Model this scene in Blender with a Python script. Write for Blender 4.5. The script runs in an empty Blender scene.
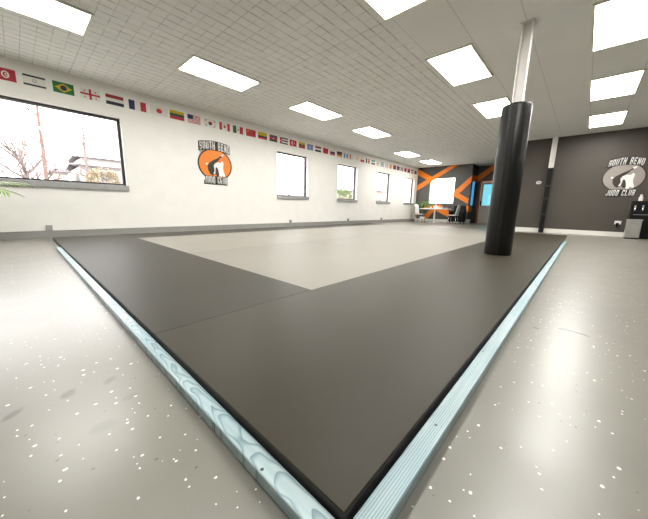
import bpy, bmesh, math, random
from mathutils import Vector, Matrix
random.seed(7)
scene = bpy.context.scene
col = scene.collection
PI = math.pi

# ------------------------------------------------------------------ geometry helpers
H = 3.0          # ceiling height
L = 7.388        # inner face of the long window wall (y)
RX = 11.89       # face of the dark end wall (x)
FX = 15.95       # face of the orange striped wall (x)
EX = 17.0        # face of the recessed entry wall (x)


class MB:
    """collects shapes in world coordinates, built as ONE mesh object"""
    def __init__(self):
        self.v = []; self.f = []; self.m = []; self.sm = []

    def add(self, verts, faces, mi=0, smooth=False):
        o = len(self.v)
        self.v += [tuple(p) for p in verts]
        for f in faces:
            self.f.append([i + o for i in f]); self.m.append(mi); self.sm.append(smooth)

    def box(self, x0, x1, y0, y1, z0, z1, mi=0):
        vs = [(x, y, z) for z in (z0, z1) for y in (y0, y1) for x in (x0, x1)]
        self.add(vs, [(0, 2, 3, 1), (4, 5, 7, 6), (0, 1, 5, 4), (2, 6, 7, 3), (0, 4, 6, 2), (1, 3, 7, 5)], mi)

    def hexa(self, b, t, mi=0):
        """b, t: four points each (counter-clockwise from outside top)"""
        self.add(list(b) + list(t), [(3, 2, 1, 0), (4, 5, 6, 7)] + [(i, (i + 1) % 4, 4 + (i + 1) % 4, 4 + i) for i in range(4)], mi)

    def lathe(self, prof, c=(0, 0, 0), n=32, mi=0, smooth=True, capb=True, capt=True):
        vs = []; fs = []
        for r, z in prof:
            for k in range(n):
                a = 2 * PI * k / n
                vs.append((c[0] + r * math.cos(a), c[1] + r * math.sin(a), c[2] + z))
        for i in range(len(prof) - 1):
            for k in range(n):
                k2 = (k + 1) % n
                fs.append((i * n + k, i * n + k2, (i + 1) * n + k2, (i + 1) * n + k))
        self.add(vs, fs, mi, smooth)
        if capb: self.add(vs[:n], [tuple(reversed(range(n)))], mi)
        if capt: self.add(vs[-n:], [tuple(range(n))], mi)

    def tube(self, pts, rad, n=8, mi=0, smooth=True):
        pts = [Vector(p) for p in pts]
        if not isinstance(rad, (list, tuple)): rad = [rad] * len(pts)
        vs = []; fs = []
        up = None
        for i, p in enumerate(pts):
            t = (pts[min(i + 1, len(pts) - 1)] - pts[max(i - 1, 0)]).normalized()
            if up is None:
                up = Vector((0, 0, 1)) if abs(t.z) < .9 else Vector((1, 0, 0))
            a = t.cross(up).normalized(); up = a.cross(t).normalized()
            for k in range(n):
                q = 2 * PI * k / n
                vs.append(p + (a * math.cos(q) + up * math.sin(q)) * rad[i])
        for i in range(len(pts) - 1):
            for k in range(n):
                k2 = (k + 1) % n
                fs.append((i * n + k, (i + 1) * n + k, (i + 1) * n + k2, i * n + k2))
        fs.append(tuple(range(n))); fs.append(tuple(reversed(range((len(pts) - 1) * n, len(pts) * n))))
        self.add(vs, fs, mi, smooth)

    def prism(self, poly, fn, d0, d1, mi=0):
        """poly in (u, v); fn(u, v, d) -> world; front at d1"""
        n = len(poly)
        vs = [fn(u, v, d0) for u, v in poly] + [fn(u, v, d1) for u, v in poly]
        self.add(vs, [tuple(reversed(range(n))), tuple(range(n, 2 * n))] +
                 [(i, (i + 1) % n, n + (i + 1) % n, n + i) for i in range(n)], mi)

    def build(self, name, mats, parent=None, bevel=0.0, segs=2, subsurf=0, smooth=None, origin=None):
        if not isinstance(mats, (list, tuple)): mats = [mats]
        me = bpy.data.meshes.new(name)
        off = Vector(root_loc(parent)) if parent else Vector(origin or (0, 0, 0))
        me.from_pydata([tuple(Vector(p) - off) for p in self.v], [], self.f)
        for m in mats: me.materials.append(m)
        for p, mi, s in zip(me.polygons, self.m, self.sm):
            p.material_index = mi; p.use_smooth = s if smooth is None else smooth
        bm = bmesh.new(); bm.from_mesh(me)
        if bevel or subsurf: bmesh.ops.remove_doubles(bm, verts=bm.verts, dist=1e-5)
        bmesh.ops.recalc_face_normals(bm, faces=bm.faces)
        bm.to_mesh(me); bm.free()
        o = bpy.data.objects.new(name, me); col.objects.link(o)
        if parent:
            o.parent = parent
        else:
            o.location = off
        if bevel:
            b = o.modifiers.new('bevel', 'BEVEL'); b.width = bevel; b.segments = segs; b.limit_method = 'ANGLE'
            b.angle_limit = math.radians(40)
        if subsurf:
            s = o.modifiers.new('sub', 'SUBSURF'); s.levels = subsurf; s.render_levels = subsurf
        return o


def root_loc(o):
    v = Vector((0, 0, 0))
    while o is not None:
        v = v + o.location; o = o.parent
    return v


def tag(o, label, cat=None, group=None, kind=None):
    o['label'] = label
    if cat: o['category'] = cat
    if group: o['group'] = group
    if kind: o['kind'] = kind
    return o


def thing(name, loc, label, cat, group=None, kind=None):
    o = bpy.data.objects.new(name, None); col.objects.link(o)
    o.location = loc; o.empty_display_size = .1
    return tag(o, label, cat, group, kind)


def children(o): return [c for c in bpy.data.objects if c.parent == o]


def copy_tree(o, parent=None):
    c = o.copy(); col.objects.link(c)
    if parent: c.parent = parent
    for ch in children(o): copy_tree(ch, c)
    return c


# ------------------------------------------------------------------ materials
def srgb(r, g, b):
    return tuple(((c / 255) / 12.92 if c / 255 <= .04045 else ((c / 255 + .055) / 1.055) ** 2.4) for c in (r, g, b)) + (1,)


def mat(name, c, rough=.6, metal=0, spec=.5, coat=0, noise=0, nscale=8):
    m = bpy.data.materials.new(name); m.use_nodes = True
    nt = m.node_tree; b = nt.nodes['Principled BSDF']
    c = c if len(c) == 4 else tuple(c) + (1,)
    b.inputs['Base Color'].default_value = c
    b.inputs['Roughness'].default_value = rough; b.inputs['Metallic'].default_value = metal
    b.inputs['Specular IOR Level'].default_value = spec
    b.inputs['Coat Weight'].default_value = coat
    if noise:
        tc = nt.nodes.new('ShaderNodeTexCoord'); n = nt.nodes.new('ShaderNodeTexNoise')
        n.inputs['Scale'].default_value = nscale; n.inputs['Detail'].default_value = 4
        nt.links.new(tc.outputs['Object'], n.inputs['Vector'])
        r = nt.nodes.new('ShaderNodeMapRange'); r.inputs[1].default_value = .3; r.inputs[2].default_value = .7
        r.inputs[3].default_value = 1 - noise; r.inputs[4].default_value = 1 + noise
        nt.links.new(n.outputs['Fac'], r.inputs[0])
        x = nt.nodes.new('ShaderNodeVectorMath'); x.operation = 'SCALE'; x.inputs[0].default_value = c[:3]
        nt.links.new(r.outputs[0], x.inputs['Scale']); nt.links.new(x.outputs[0], b.inputs['Base Color'])
    return m


class N:
    """tiny node-graph helper"""
    def __init__(self, m): self.nt = m.node_tree
    def new(self, t, **kw):
        n = self.nt.nodes.new(t)
        for k, v in kw.items(): setattr(n, k, v)
        return n
    def put(self, sock, v):
        if isinstance(v, bpy.types.NodeSocket): self.nt.links.new(v, sock)
        elif v is not None: sock.default_value = v
    def math(self, op, a, b=None, c=None, clamp=False):
        n = self.new('ShaderNodeMath', operation=op, use_clamp=clamp)
        self.put(n.inputs[0], a); self.put(n.inputs[1], b); self.put(n.inputs[2], c)
        return n.outputs[0]
    def mix(self, f, a, b):
        n = self.new('ShaderNodeMix', data_type='RGBA')
        self.put(n.inputs['Factor'], f)
        self.put(n.inputs[6], a); self.put(n.inputs[7], b)
        return n.outputs[2]
    def rng(self, v, a, b, c=0., d=1.):
        n = self.new('ShaderNodeMapRange')
        for i, q in enumerate((v, a, b, c, d)): self.put(n.inputs[i], q)
        return n.outputs[0]
    def noise(self, vec, scale, detail=3, rough=.5):
        n = self.new('ShaderNodeTexNoise'); self.put(n.inputs['Vector'], vec)
        n.inputs['Scale'].default_value = scale; n.inputs['Detail'].default_value = detail; n.inputs['Roughness'].default_value = rough
        return n.outputs['Fac']
    def objvec(self): return self.new('ShaderNodeTexCoord').outputs['Object']
    def mapping(self, v, loc=(0, 0, 0), sc=(1, 1, 1), rot=(0, 0, 0)):
        n = self.new('ShaderNodeMapping'); self.put(n.inputs[0], v)
        n.inputs[1].default_value = loc; n.inputs[2].default_value = rot; n.inputs[3].default_value = sc
        return n.outputs[0]
    def bump(self, h, strength, dist, b):
        n = self.new('ShaderNodeBump'); n.inputs['Strength'].default_value = strength; n.inputs['Distance'].default_value = dist
        self.put(n.inputs['Height'], h); self.put(b.inputs['Normal'], n.outputs[0])


M = {}
M['white_wall'] = mat('white_wall_paint', (.90, .885, .84), .65, noise=.02, nscale=3)
M['dark_wall'] = mat('dark_brown_grey_paint', (.066, .055, .043), .55, noise=.04, nscale=2)
M['grey_wall'] = mat('charcoal_paint', (.075, .07, .064), .55, noise=.04, nscale=2)
M['orange'] = mat('orange_paint', (.86, .22, .008), .5)
M['white_paint'] = mat('white_trim_paint', (.78, .76, .71), .45)
M['grey_base'] = mat('grey_base_paint', (.32, .315, .295), .5, noise=.05)
M['sill'] = mat('grey_sill', (.36, .36, .355), .45, noise=.08, nscale=12)
M['frame'] = mat('dark_bronze_frame', (.028, .024, .028), .4)
M['reveal'] = mat('white_reveal', (.9, .9, .88), .6)
M['diff_frame'] = mat('light_frame_white', (.75, .72, .62), .5)
M['mat_dark2'] = mat('darker_vinyl_mat', (.030, .0265, .0175), .46, spec=.22, noise=.05, nscale=1.5)
M['mat_dark'] = mat('dark_vinyl_mat', (.037, .0315, .0195), .44, spec=.2, noise=.05, nscale=1.5)
M['mat_light'] = mat('light_grey_vinyl_mat', (.225, .208, .178), .5, spec=.3, noise=.03, nscale=1.2)
M['mat_light2'] = mat('grey_vinyl_mat_painted_sheen', (.25, .232, .20), .5, spec=.3, noise=.03, nscale=1.2)  # same grey vinyl, lightened to paint in the grazing reflection on far mats
M['mat_edge'] = mat('black_mat_edge', (.045, .042, .04), .5)
M['pad'] = mat('black_vinyl_pad', (.008, .008, .0075), .36, spec=.25, noise=.1, nscale=3)
M['steel_white'] = mat('white_painted_steel', (.82, .79, .76), .4)
M['steel_black'] = mat('black_painted_steel', (.008, .007, .006), .5, spec=.25)
M['strap'] = mat('dark_grey_strap', (.03, .027, .024), .6)
M['black'] = mat('black_plastic', (.006, .006, .006), .45, spec=.2)
M['leather'] = mat('black_leather', (.005, .005, .006), .5, spec=.2)
M['chrome'] = mat('chrome', (.75, .75, .75), .2, 1)
M['stainless'] = mat('stainless_steel', (.42, .41, .38), .38, .8, noise=.1, nscale=6)
M['white_plastic'] = mat('white_plastic', (.82, .81, .79), .35)
M['pot_white'] = mat('white_ceramic', (.8, .79, .75), .35)
M['soil'] = mat('potting_soil', (.04, .03, .02), .9)
M['leaf'] = mat('palm_leaf', (.17, .27, .045), .5, noise=.25, nscale=9)
M['leaf_dark'] = mat('green_leaf', (.10, .20, .04), .5, noise=.25, nscale=9)
M['stem'] = mat('green_stem', (.14, .18, .05), .6)
M['door_grey'] = mat('pale_grey_door_paint', (.5, .48, .44), .45)
M['door_frame'] = mat('orange_brown_door_frame', (.40, .11, .02), .5)
M['pink_paper'] = mat('pink_paper', (.75, .55, .53), .6)
M['tray'] = mat('dark_grey_tray', (.16, .15, .15), .5)
M['bark'] = mat('reddish_bark', (.17, .10, .085), .9, noise=.2, nscale=14)
M['bark_grey'] = mat('grey_bark', (.19, .15, .14), .9, noise=.2, nscale=14)
M['hay'] = mat('dry_hedge_leaf', (.34, .28, .18), .9, noise=.3, nscale=10)
M['bush'] = mat('green_hedge_leaf', (.15, .22, .075), .8, noise=.3, nscale=10)
M['house_wall'] = mat('white_house_siding', (.42, .40, .38), .8)
M['roof'] = mat('grey_brown_shingles', (.13, .11, .12), .9, noise=.15, nscale=10)
M['house_glass'] = mat('house_window_glass', (.10, .11, .13), .15)
M['snow'] = mat('pale_winter_ground', (.40, .39, .36), .95, noise=.1, nscale=1)


def glass(name, tint, refl=.06, rough=0.0):
    m = bpy.data.materials.new(name); m.use_nodes = True; g = N(m); nt = m.node_tree
    nt.nodes.remove(nt.nodes['Principled BSDF'])
    t = g.new('ShaderNodeBsdfTransparent'); t.inputs[0].default_value = tint + (1,)
    s = g.new('ShaderNodeBsdfGlossy'); s.inputs['Roughness'].default_value = rough; s.inputs[0].default_value = (1, 1, 1, 1)
    fr = g.new('ShaderNodeFresnel'); fr.inputs[0].default_value = 1.45
    mx = g.new('ShaderNodeMixShader')
    ge = g.new('ShaderNodeNewGeometry'); fac = g.math('MULTIPLY', fr.outputs[0], g.math('SUBTRACT', 1.0, ge.outputs['Backfacing']))
    nt.links.new(fac, mx.inputs[0]); nt.links.new(t.outputs[0], mx.inputs[1]); nt.links.new(s.outputs[0], mx.inputs[2])
    nt.links.new(mx.outputs[0], nt.nodes['Material Output'].inputs[0])
    return m


M['glass'] = glass('clear_window_glass', (.97, .97, .97))
M['glass_cyan'] = glass('cyan_tinted_glass', (.177, .327, .353))
M['glass_blue'] = glass('blue_tinted_glass', (.12, .25, .345))

# light diffuser (a lamp: it emits)
m = bpy.data.materials.new('lit_light_diffuser'); m.use_nodes = True
b = m.node_tree.nodes['Principled BSDF']
b.inputs['Base Color'].default_value = (.9, .9, .88, 1)
b.inputs['Emission Color'].default_value = (1.0, .985, .94, 1)
b.inputs['Emission Strength'].default_value = 25.0
M['diffuser'] = m


def make_floor_mat():
    m = bpy.data.materials.new('epoxy_flake_floor'); m.use_nodes = True
    g = N(m); b = m.node_tree.nodes['Principled BSDF']; v = g.objvec()
    sep = g.new('ShaderNodeSeparateXYZ'); g.put(sep.inputs[0], v); X, Y = sep.outputs[0], sep.outputs[1]
    n1 = g.noise(v, .9, 5, .6); n2 = g.noise(v, 7, 4, .6)
    base = g.mix(g.rng(n1, .3, .7), (.186, .178, .150, 1), (.220, .208, .174, 1))
    base = g.mix(g.math('MULTIPLY', g.rng(n2, .45, .75), .15), base, (.26, .25, .21, 1))

    def chips(scale, size, keep, dist, loc, stretch):
        vec = g.mapping(v, loc, stretch)
        vo = g.new('ShaderNodeTexVoronoi', voronoi_dimensions='2D', feature='F1')
        vo.inputs['Scale'].default_value = scale; g.put(vo.inputs['Vector'], vec)
        s2 = g.new('ShaderNodeSeparateColor'); g.put(s2.inputs[0], vo.outputs['Color'])
        rad = g.math('MULTIPLY_ADD', s2.outputs[1], size, size * .55)
        inside = g.math('LESS_THAN', vo.outputs['Distance'], rad)
        return g.math('MULTIPLY', inside, g.math('LESS_THAN', s2.outputs[0], keep))
    patch = g.rng(g.noise(v, 1.7, 2), .35, .6, .35, 1)
    w1 = chips(20, .075, .16, 0, (0, 0, 0), (1, 1.25, 1))
    w2 = chips(33, .085, .085, 0, (3.1, 1.7, 0), (1.3, 1, 1))
    d1 = chips(17, .055, .10, 0, (5.3, 2.2, 0), (1, 1.3, 1))
    white = g.math('MULTIPLY', g.math('MAXIMUM', w1, w2), g.math('GREATER_THAN', patch, .45))
    c = g.mix(white, base, (.86, .84, .78, 1))
    c = g.mix(d1, c, (.10, .09, .08, 1))

    def blot(cx, cy, rx, ry, rot, colr, amt, c, edge=.55):
        dx = g.math('SUBTRACT', X, cx); dy = g.math('SUBTRACT', Y, cy)
        ca, sa = math.cos(rot), math.sin(rot)
        u = g.math('ADD', g.math('MULTIPLY', dx, ca / rx), g.math('MULTIPLY', dy, sa / rx))
        w = g.math('ADD', g.math('MULTIPLY', dx, -sa / ry), g.math('MULTIPLY', dy, ca / ry))
        r = g.math('SQRT', g.math('ADD', g.math('MULTIPLY', u, u), g.math('MULTIPLY', w, w)))
        r = g.math('ADD', r, g.math('MULTIPLY', g.math('SUBTRACT', g.noise(v, 28, 3), .5), .7))
        return g.mix(g.math('MULTIPLY', g.rng(r, 1.0, edge), amt), c, colr)
    # scuffs left by shoes, a patched dent and its dark rim
    c = blot(.046, 1.25, .034, .022, .9, (.075, .07, .06, 1), .7, c)
    c = blot(.164, 1.245, .034, .018, .9, (.08, .075, .065, 1), .55, c)
    c = blot(-.086, 1.242, .036, .017, .8, (.06, .055, .05, 1), .7, c)
    c = blot(.10, .98, .04, .03, .2, (.105, .10, .09, 1), .4, c)
    c = blot(.19, 1.08, .03, .02, .2, (.11, .105, .095, 1), .4, c)
    c = blot(2.050, -.045, .026, .075, -.15, (.06, .055, .05, 1), .9, c, .9)
    c = blot(2.030, -.042, .026, .074, -.15, (.22, .21, .18, 1), 1, c, .9)
    c = blot(1.969, .117, .012, .018, 0, (.03, .03, .03, 1), .95, c, .8)
    g.put(b.inputs['Base Color'], c)
    g.put(b.inputs['Roughness'], g.rng(n2, .3, .7, .28, .34))
    b.inputs['Specular IOR Level'].default_value = .8
    return m


def make_ceiling_mat():
    m = bpy.data.materials.new('acoustic_ceiling_tile'); m.use_nodes = True
    g = N(m); b = m.node_tree.nodes['Principled BSDF']; v = g.objvec()
    sep = g.new('ShaderNodeSeparateXYZ'); g.put(sep.inputs[0], v); X, Y = sep.outputs[0], sep.outputs[1]

    def lines(c, off, per, w):
        t = g.math('FRACT', g.math('DIVIDE', g.math('SUBTRACT', c, off - per / 2), per))
        return g.math('LESS_THAN', g.math('ABSOLUTE', g.math('SUBTRACT', t, .5)), w / per / 2)
    # smooth right-hand field: a faint grid of long joints
    gridA = lines(Y, .238, .6225, .010)
    gridB = lines(X, 2.181, 1.25, .006)
    smooth_l = g.math('MAXIMUM', gridA, g.math('MULTIPLY', gridB, .35))
    # scored left-hand field: small squares, every line broken up
    sy = lines(Y, 4.916, .1555, .02); sx = lines(X, -.286, .15625, .011)
    brk = g.rng(g.noise(g.mapping(v, (0, 0, 0), (5, 14, 1)), 1.0, 3, .6), .40, .60, .25, 1)
    brk2 = g.rng(g.noise(g.mapping(v, (3, 1, 0), (14, 5, 1)), 1.0, 3, .6), .42, .62, .1, .8)
    score = g.math('MAXIMUM', g.math('MULTIPLY', sy, brk), g.math('MULTIPLY', sx, brk2))
    main = g.math('MAXIMUM', lines(Y, 4.916, .622, .02), lines(X, -.286, 1.25, .016))
    score = g.math('MAXIMUM', score, g.math('MULTIPLY', g.math('MULTIPLY', main, brk), .8))
    left = g.math('GREATER_THAN', Y, 2.165)
    fac = g.math('ADD', g.math('MULTIPLY', left, g.math('MULTIPLY', score, .62)),
                 g.math('MULTIPLY', g.math('SUBTRACT', 1, left), g.math('MULTIPLY', smooth_l, .35)))
    # each small square of the left field a shade of its own
    cell = g.new('ShaderNodeTexWhiteNoise', noise_dimensions='2D')
    cm = g.new('ShaderNodeCombineXYZ')
    g.put(cm.inputs[0], g.math('FLOOR', g.math('DIVIDE', g.math('SUBTRACT', X, -.286), .15625)))
    g.put(cm.inputs[1], g.math('FLOOR', g.math('DIVIDE', g.math('SUBTRACT', Y, 4.916), .1555)))
    g.put(cell.inputs['Vector'], cm.outputs[0])
    mott = g.math('MULTIPLY', g.math('SUBTRACT', cell.outputs['Value'], .5), g.math('MULTIPLY', left, .05))
    base = g.mix(g.rng(g.noise(v, 1.2, 3), .3, .7), (.76, .76, .735, 1), (.80, .80, .775, 1))
    sc = g.new('ShaderNodeVectorMath', operation='SCALE'); g.put(sc.inputs[0], base); g.put(sc.inputs['Scale'], g.math('ADD', mott, 1))
    g.put(b.inputs['Base Color'], g.mix(fac, sc.outputs[0], (.25, .235, .205, 1)))
    b.inputs['Roughness'].default_value = .85; b.inputs['Specular IOR Level'].default_value = .2
    return m


def make_board_mat(name, along, straight):
    """blue-green stained softwood; along = axis of the grain"""
    m = bpy.data.materials.new(name); m.use_nodes = True
    g = N(m); b = m.node_tree.nodes['Principled BSDF']; v = g.objvec()
    sc = [1, 1, 1]; ax = 'xyz'.index(along)
    cross = 1 - ax
    if straight:
        sc = [30, 30, 30]; sc[ax] = .8
        vec = g.mapping(v, (0, 0, 0), tuple(sc))
        w = g.new('ShaderNodeTexWave', wave_type='BANDS', bands_direction='Y' if cross == 1 else 'X', wave_profile='SAW')
        w.inputs['Scale'].default_value = 1.7; w.inputs['Distortion'].default_value = 1.6
        w.inputs['Detail'].default_value = 2; w.inputs['Detail Scale'].default_value = .7
        g.put(w.inputs['Vector'], vec)
        ph = w
    else:
        se = g.new('ShaderNodeSeparateXYZ'); g.put(se.inputs[0], v)
        wob = g.noise(g.mapping(v, (0, 0, 0), (14, 5, 1)), 1.0, 2)
        u = g.math('ADD', g.math('DIVIDE', se.outputs[0], .025), g.math('MULTIPLY', g.math('SUBTRACT', wob, .5), 1.6))
        # nested arches of plain-sawn softwood
        phs = g.math('ADD', g.math('ADD', g.math('MULTIPLY', g.math('MULTIPLY', u, u), 1.5), g.math('MULTIPLY', se.outputs[1], 9.0)),
                     g.math('MULTIPLY', g.noise(g.mapping(v, (2, 1, 0), (9, 6, 1)), 1.0, 2), 5.0))
        ph = g.math('FRACT', phs)
    line = g.rng(ph if not straight else w.outputs['Fac'], .52, .98)
    fine = g.noise(g.mapping(v, (0, 0, 0), tuple(90 if i != ax else 3 for i in range(3))), 1, 3)
    base = g.mix(g.rng(fine, .3, .7), (.34, .46, .48, 1), (.50, .60, .60, 1))
    base = g.mix(g.rng(g.noise(v, 2.2, 3), .35, .65, 0, .6), base, (.26, .42, .48, 1))
    c = g.mix(g.math('MULTIPLY', line, .8), base, (.09, .19, .23, 1))
    knots = g.new('ShaderNodeTexVoronoi', voronoi_dimensions='2D'); knots.inputs['Scale'].default_value = 5
    g.put(knots.inputs['Vector'], v)
    c = g.mix(g.math('LESS_THAN', knots.outputs['Distance'], .022), c, (.04, .05, .05, 1))
    g.put(b.inputs['Base Color'], c)
    b.inputs['Roughness'].default_value = .34; b.inputs['Specular IOR Level'].default_value = .6
    g.bump(line, .25, .002, b)
    return m


M['floor'] = make_floor_mat()
M['ceiling'] = make_ceiling_mat()
M['board_y'] = make_board_mat('teal_board_flat_grain', 'y', False)
M['board_x'] = make_board_mat('teal_board_straight_grain', 'x', True)


def make_shade_mat():
    m = mat('white_translucent_blind', (.9, .9, .9), .8)
    return m


# ------------------------------------------------------------------ the setting
def struct(name, mb, mats, label, parent=None, **kw):
    o = mb.build(name, mats, parent, **kw)
    o['kind'] = 'structure'
    if not parent: o['label'] = label
    return o


f = MB(); f.box(-4, EX + .15, -6, L + .25, -.12, 0)
struct('floor', f, M['floor'], 'grey epoxy floor with scattered white flakes around the mats')
c = MB(); c.box(-4, EX + .15, -6, L + .25, H, H + .12)
struct('ceiling', c, M['ceiling'], 'pale grey tiled ceiling with scored squares on the window side')


def holed_wall(name, fn, u0, u1, z0, z1, d0, d1, holes, mats, label):
    """fn(u, d, z) -> world; inner face at d0; holes (u0,u1,z0,z1)"""
    us = sorted({u0, u1, *[h[0] for h in holes], *[h[1] for h in holes]})
    zs = sorted({z0, z1, *[h[2] for h in holes], *[h[3] for h in holes]})
    mb = MB()
    for i in range(len(us) - 1):
        for j in range(len(zs) - 1):
            a, bb, e, h_ = us[i], us[i + 1], zs[j], zs[j + 1]
            mu, mz = (a + bb) / 2, (e + h_) / 2
            if any(h[0] < mu < h[1] and h[2] < mz < h[3] for h in holes): continue
            for d in (d0, d1):
                mb.add([fn(a, d, e), fn(bb, d, e), fn(bb, d, h_), fn(a, d, h_)], [(0, 1, 2, 3)])
    for (a, bb, e, h_) in list(holes) + [(u0, u1, z0, z1)]:
        q = [(a, e), (bb, e), (bb, h_), (a, h_)]
        for k in range(4):
            p, r = q[k], q[(k + 1) % 4]
            mb.add([fn(p[0], d0, p[1]), fn(r[0], d0, r[1]), fn(r[0], d1, r[1]), fn(p[0], d1, p[1])], [(0, 1, 2, 3)])
    o = mb.build(name, mats); o['kind'] = 'structure'; o['label'] = label
    me = o.data; bm = bmesh.new(); bm.from_mesh(me)
    bmesh.ops.remove_doubles(bm, verts=bm.verts, dist=1e-5); bmesh.ops.recalc_face_normals(bm, faces=bm.faces)
    bm.to_mesh(me); bm.free()
    return o


WD = .22
WIN = [(-2.25, 1.705, 1.03, 2.41), (5.78, 7.145, 1.02, 2.40), (8.785, 10.09, 1.01, 2.39), (11.68, 12.92, 1.01, 2.38), (14.46, 15.585, 1.01, 2.37)]
holed_wall('wall_left', lambda u, d, z: (u, d, z), -4, EX + .15, 0, H, L, L + WD, WIN, M['white_wall'], 'long white wall with five windows and a row of flags')
BACKWIN = (5.28, 6.63, 1.0, 2.38)
CY0 = 4.50     # corner where the striped wall turns into the entry recess
SIDE = (16.20, 16.74, .92, 2.22)
holed_wall('wall_back', lambda u, d, z: (d, u, z), CY0, L, 0, H, FX, FX + .2, [BACKWIN], M['grey_wall'], 'far charcoal wall painted with orange stripes')
DOOR = (3.26, 4.27, 0, 2.18)
holed_wall('wall_entry', lambda u, d, z: (d, u, z), 2.1, CY0 + .03, 0, H, EX, EX + .15, [(DOOR[0] - .09, DOOR[1] + .09, 0, DOOR[3] + .07)], M['grey_wall'], 'recessed dark wall around the entrance door')
holed_wall('wall_recess', lambda u, d, z: (u, d, z), FX + .2, EX, 0, H, CY0, CY0 + .03, [SIDE], M['grey_wall'], 'dark return wall between the striped wall and the entrance')
mb = MB(); mb.box(RX, RX + .15, -6, 2.25, 0, H)
struct('wall_right', mb, M['dark_wall'], 'dark brown grey wall carrying the grey round club sign')
mb = MB(); mb.box(RX + .15, EX, 2.1, 2.25, 0, H)
struct('wall_passage', mb, M['dark_wall'], 'dark wall leading back to the entrance door')
mb = MB(); mb.box(-4.15, -4, -6, L + .2, 0, H)
struct('wall_front', mb, M['white_wall'], 'white wall behind the viewpoint')
mb = MB(); mb.box(-4, RX, -6.15, -6, 0, H)
struct('wall_side', mb, M['dark_wall'], 'dark wall far to the right outside the picture')

# painted stripes on the striped wall (paint lies on the wall)
fnB = lambda u, v, d: (FX - d, u, v)
stripes = [
    [(7.388, 1.72), (7.388, 2.03), (5.62, 3.0), (5.22, 3.0)],
    [(7.388, 2.95), (7.388, 2.63), (6.78, 2.30), (6.45, 2.42)],
    [(6.62, .16), (6.88, .24), (6.42, .80), (6.12, .80)],
    [(6.40, .95), (5.90, .95), (5.22, .42), (5.22, .17), (6.15, .62)],
    [(6.95, .72), (6.95, .92), (6.3, .92), (6.3, .74)],
    [(5.28, 1.40), (5.28, 1.66), (4.50, 2.43), (4.50, 2.10), (4.93, 1.63)],
    [(5.28, 1.66), (5.28, 1.40), (4.53, 1.00), (4.53, 1.27), (4.93, 1.50)],
    [(4.50, .60), (4.50, .90), (4.60, .92), (4.58, .60)],
]
for s in stripes:
    pass
mb = MB()
for k, s in enumerate(stripes): mb.prism(s, fnB, -.004, .002 + .0006 * k)
wb = [o for o in bpy.data.objects if o.name == 'wall_back'][0]
o = mb.build('painted_stripe', M['orange'], wb); o['kind'] = 'structure'; o['label'] = 'orange painted stripes crossing the charcoal wall'
mb = MB()
mb.prism([(4.50, 2.16), (4.50, 2.52), (3.85, 3.0), (3.45, 3.0)], lambda u, v, d: (EX - d, u, v), -.004, .002)
mb.prism([(FX + .003, 2.10), (EX, 2.22), (EX, 2.50), (FX + .003, 2.43)], lambda u, v, d: (u, CY0 - d, v), -.004, .002)
mb.prism([(FX + .003, .60), (FX + .6, .60), (FX + .6, .88), (FX + .003, .90)], lambda u, v, d: (u, CY0 - d, v), -.004, .002)
we = [o for o in bpy.data.objects if o.name == 'wall_entry'][0]
o = mb.build('painted_stripe', M['orange'], we); o['kind'] = 'structure'

# baseboards
mb = MB(); mb.box(-4, FX, L - .05, L, 0, .118); mb.box(-4, FX, L - .056, L, .118, .132)
struct('baseboard_left', mb, M['grey_base'], 'grey base cover running along the white window wall')
mb = MB(); mb.box(RX - .02, RX, -6, 2.25, 0, .125); mb.box(RX - .014, RX, -6, 2.25, .125, .135)
struct('baseboard_right', mb, M['white_paint'], 'white baseboard along the dark wall')
mb = MB(); mb.box(FX - .02, FX, CY0, L - .06, 0, .16)
struct('baseboard_back', mb, M['white_paint'], 'pale baseboard along the orange striped wall')


# ------------------------------------------------------------------ windows and door
def window(idx, w, label, deep=.12, bar=.05):
    a, b_, z0, z1 = w
    r = bpy.data.objects.new('window_%d' % idx, None); col.objects.link(r)
    r.location = ((a + b_) / 2, L, z0); r['kind'] = 'structure'; r['label'] = label
    y0, y1 = L + deep - .015, L + deep + .055
    fr = MB()
    fr.box(a, a + bar, y0, y1, z0, z1); fr.box(b_ - bar, b_, y0, y1, z0, z1)
    fr.box(a + bar, b_ - bar, y0, y1, z1 - bar, z1); fr.box(a + bar, b_ - bar, y0, y1, z0, z0 + bar)
    struct('window_frame', fr, M['frame'], '', r)
    g = MB(); g.box(a + bar, b_ - bar, L + deep + .015, L + deep + .021, z0 + bar, z1 - bar)
    struct('window_glass', g, M['glass'], '', r)
    s = MB(); s.box(a - .02, b_ + .02, L - .045, L + deep - .015, z0 - .10, z0 + .012)
    struct('window_sill', s, M['sill'], '', r, bevel=.006)
    return r


wl = ['wide picture window with dark frame at left, trees and houses outside',
      'first small window to the right of the orange club sign',
      'second small window from the orange sign, green bush outside',
      'third small window from the orange sign', 'small window nearest the striped far wall']
for i, w in enumerate(WIN): window(i + 1, w, wl[i], bar=.05 if i == 0 else .042)

# bright far window in the striped wall
a, b_, z0, z1 = BACKWIN
r = bpy.data.objects.new('window_6', None); col.objects.link(r); r.location = (FX, (a + b_) / 2, z0); r['kind'] = 'structure'
r['label'] = 'bright square window in the orange striped far wall'
fr = MB(); bar = .03
for q in ((a, a + bar, z0, z1), (b_ - bar, b_, z0, z1), (a + bar, b_ - bar, z0, z0 + bar), (a + bar, b_ - bar, z1 - bar, z1)):
    fr.box(FX + .005, FX + .07, q[0], q[1], q[2], q[3])
struct('window_frame', fr, M['white_paint'], '', r)
g = MB(); g.box(FX + .03, FX + .036, a + bar, b_ - bar, z0 + bar, z1 - bar)
struct('window_glass', g, M['glass'], '', r)

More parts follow.
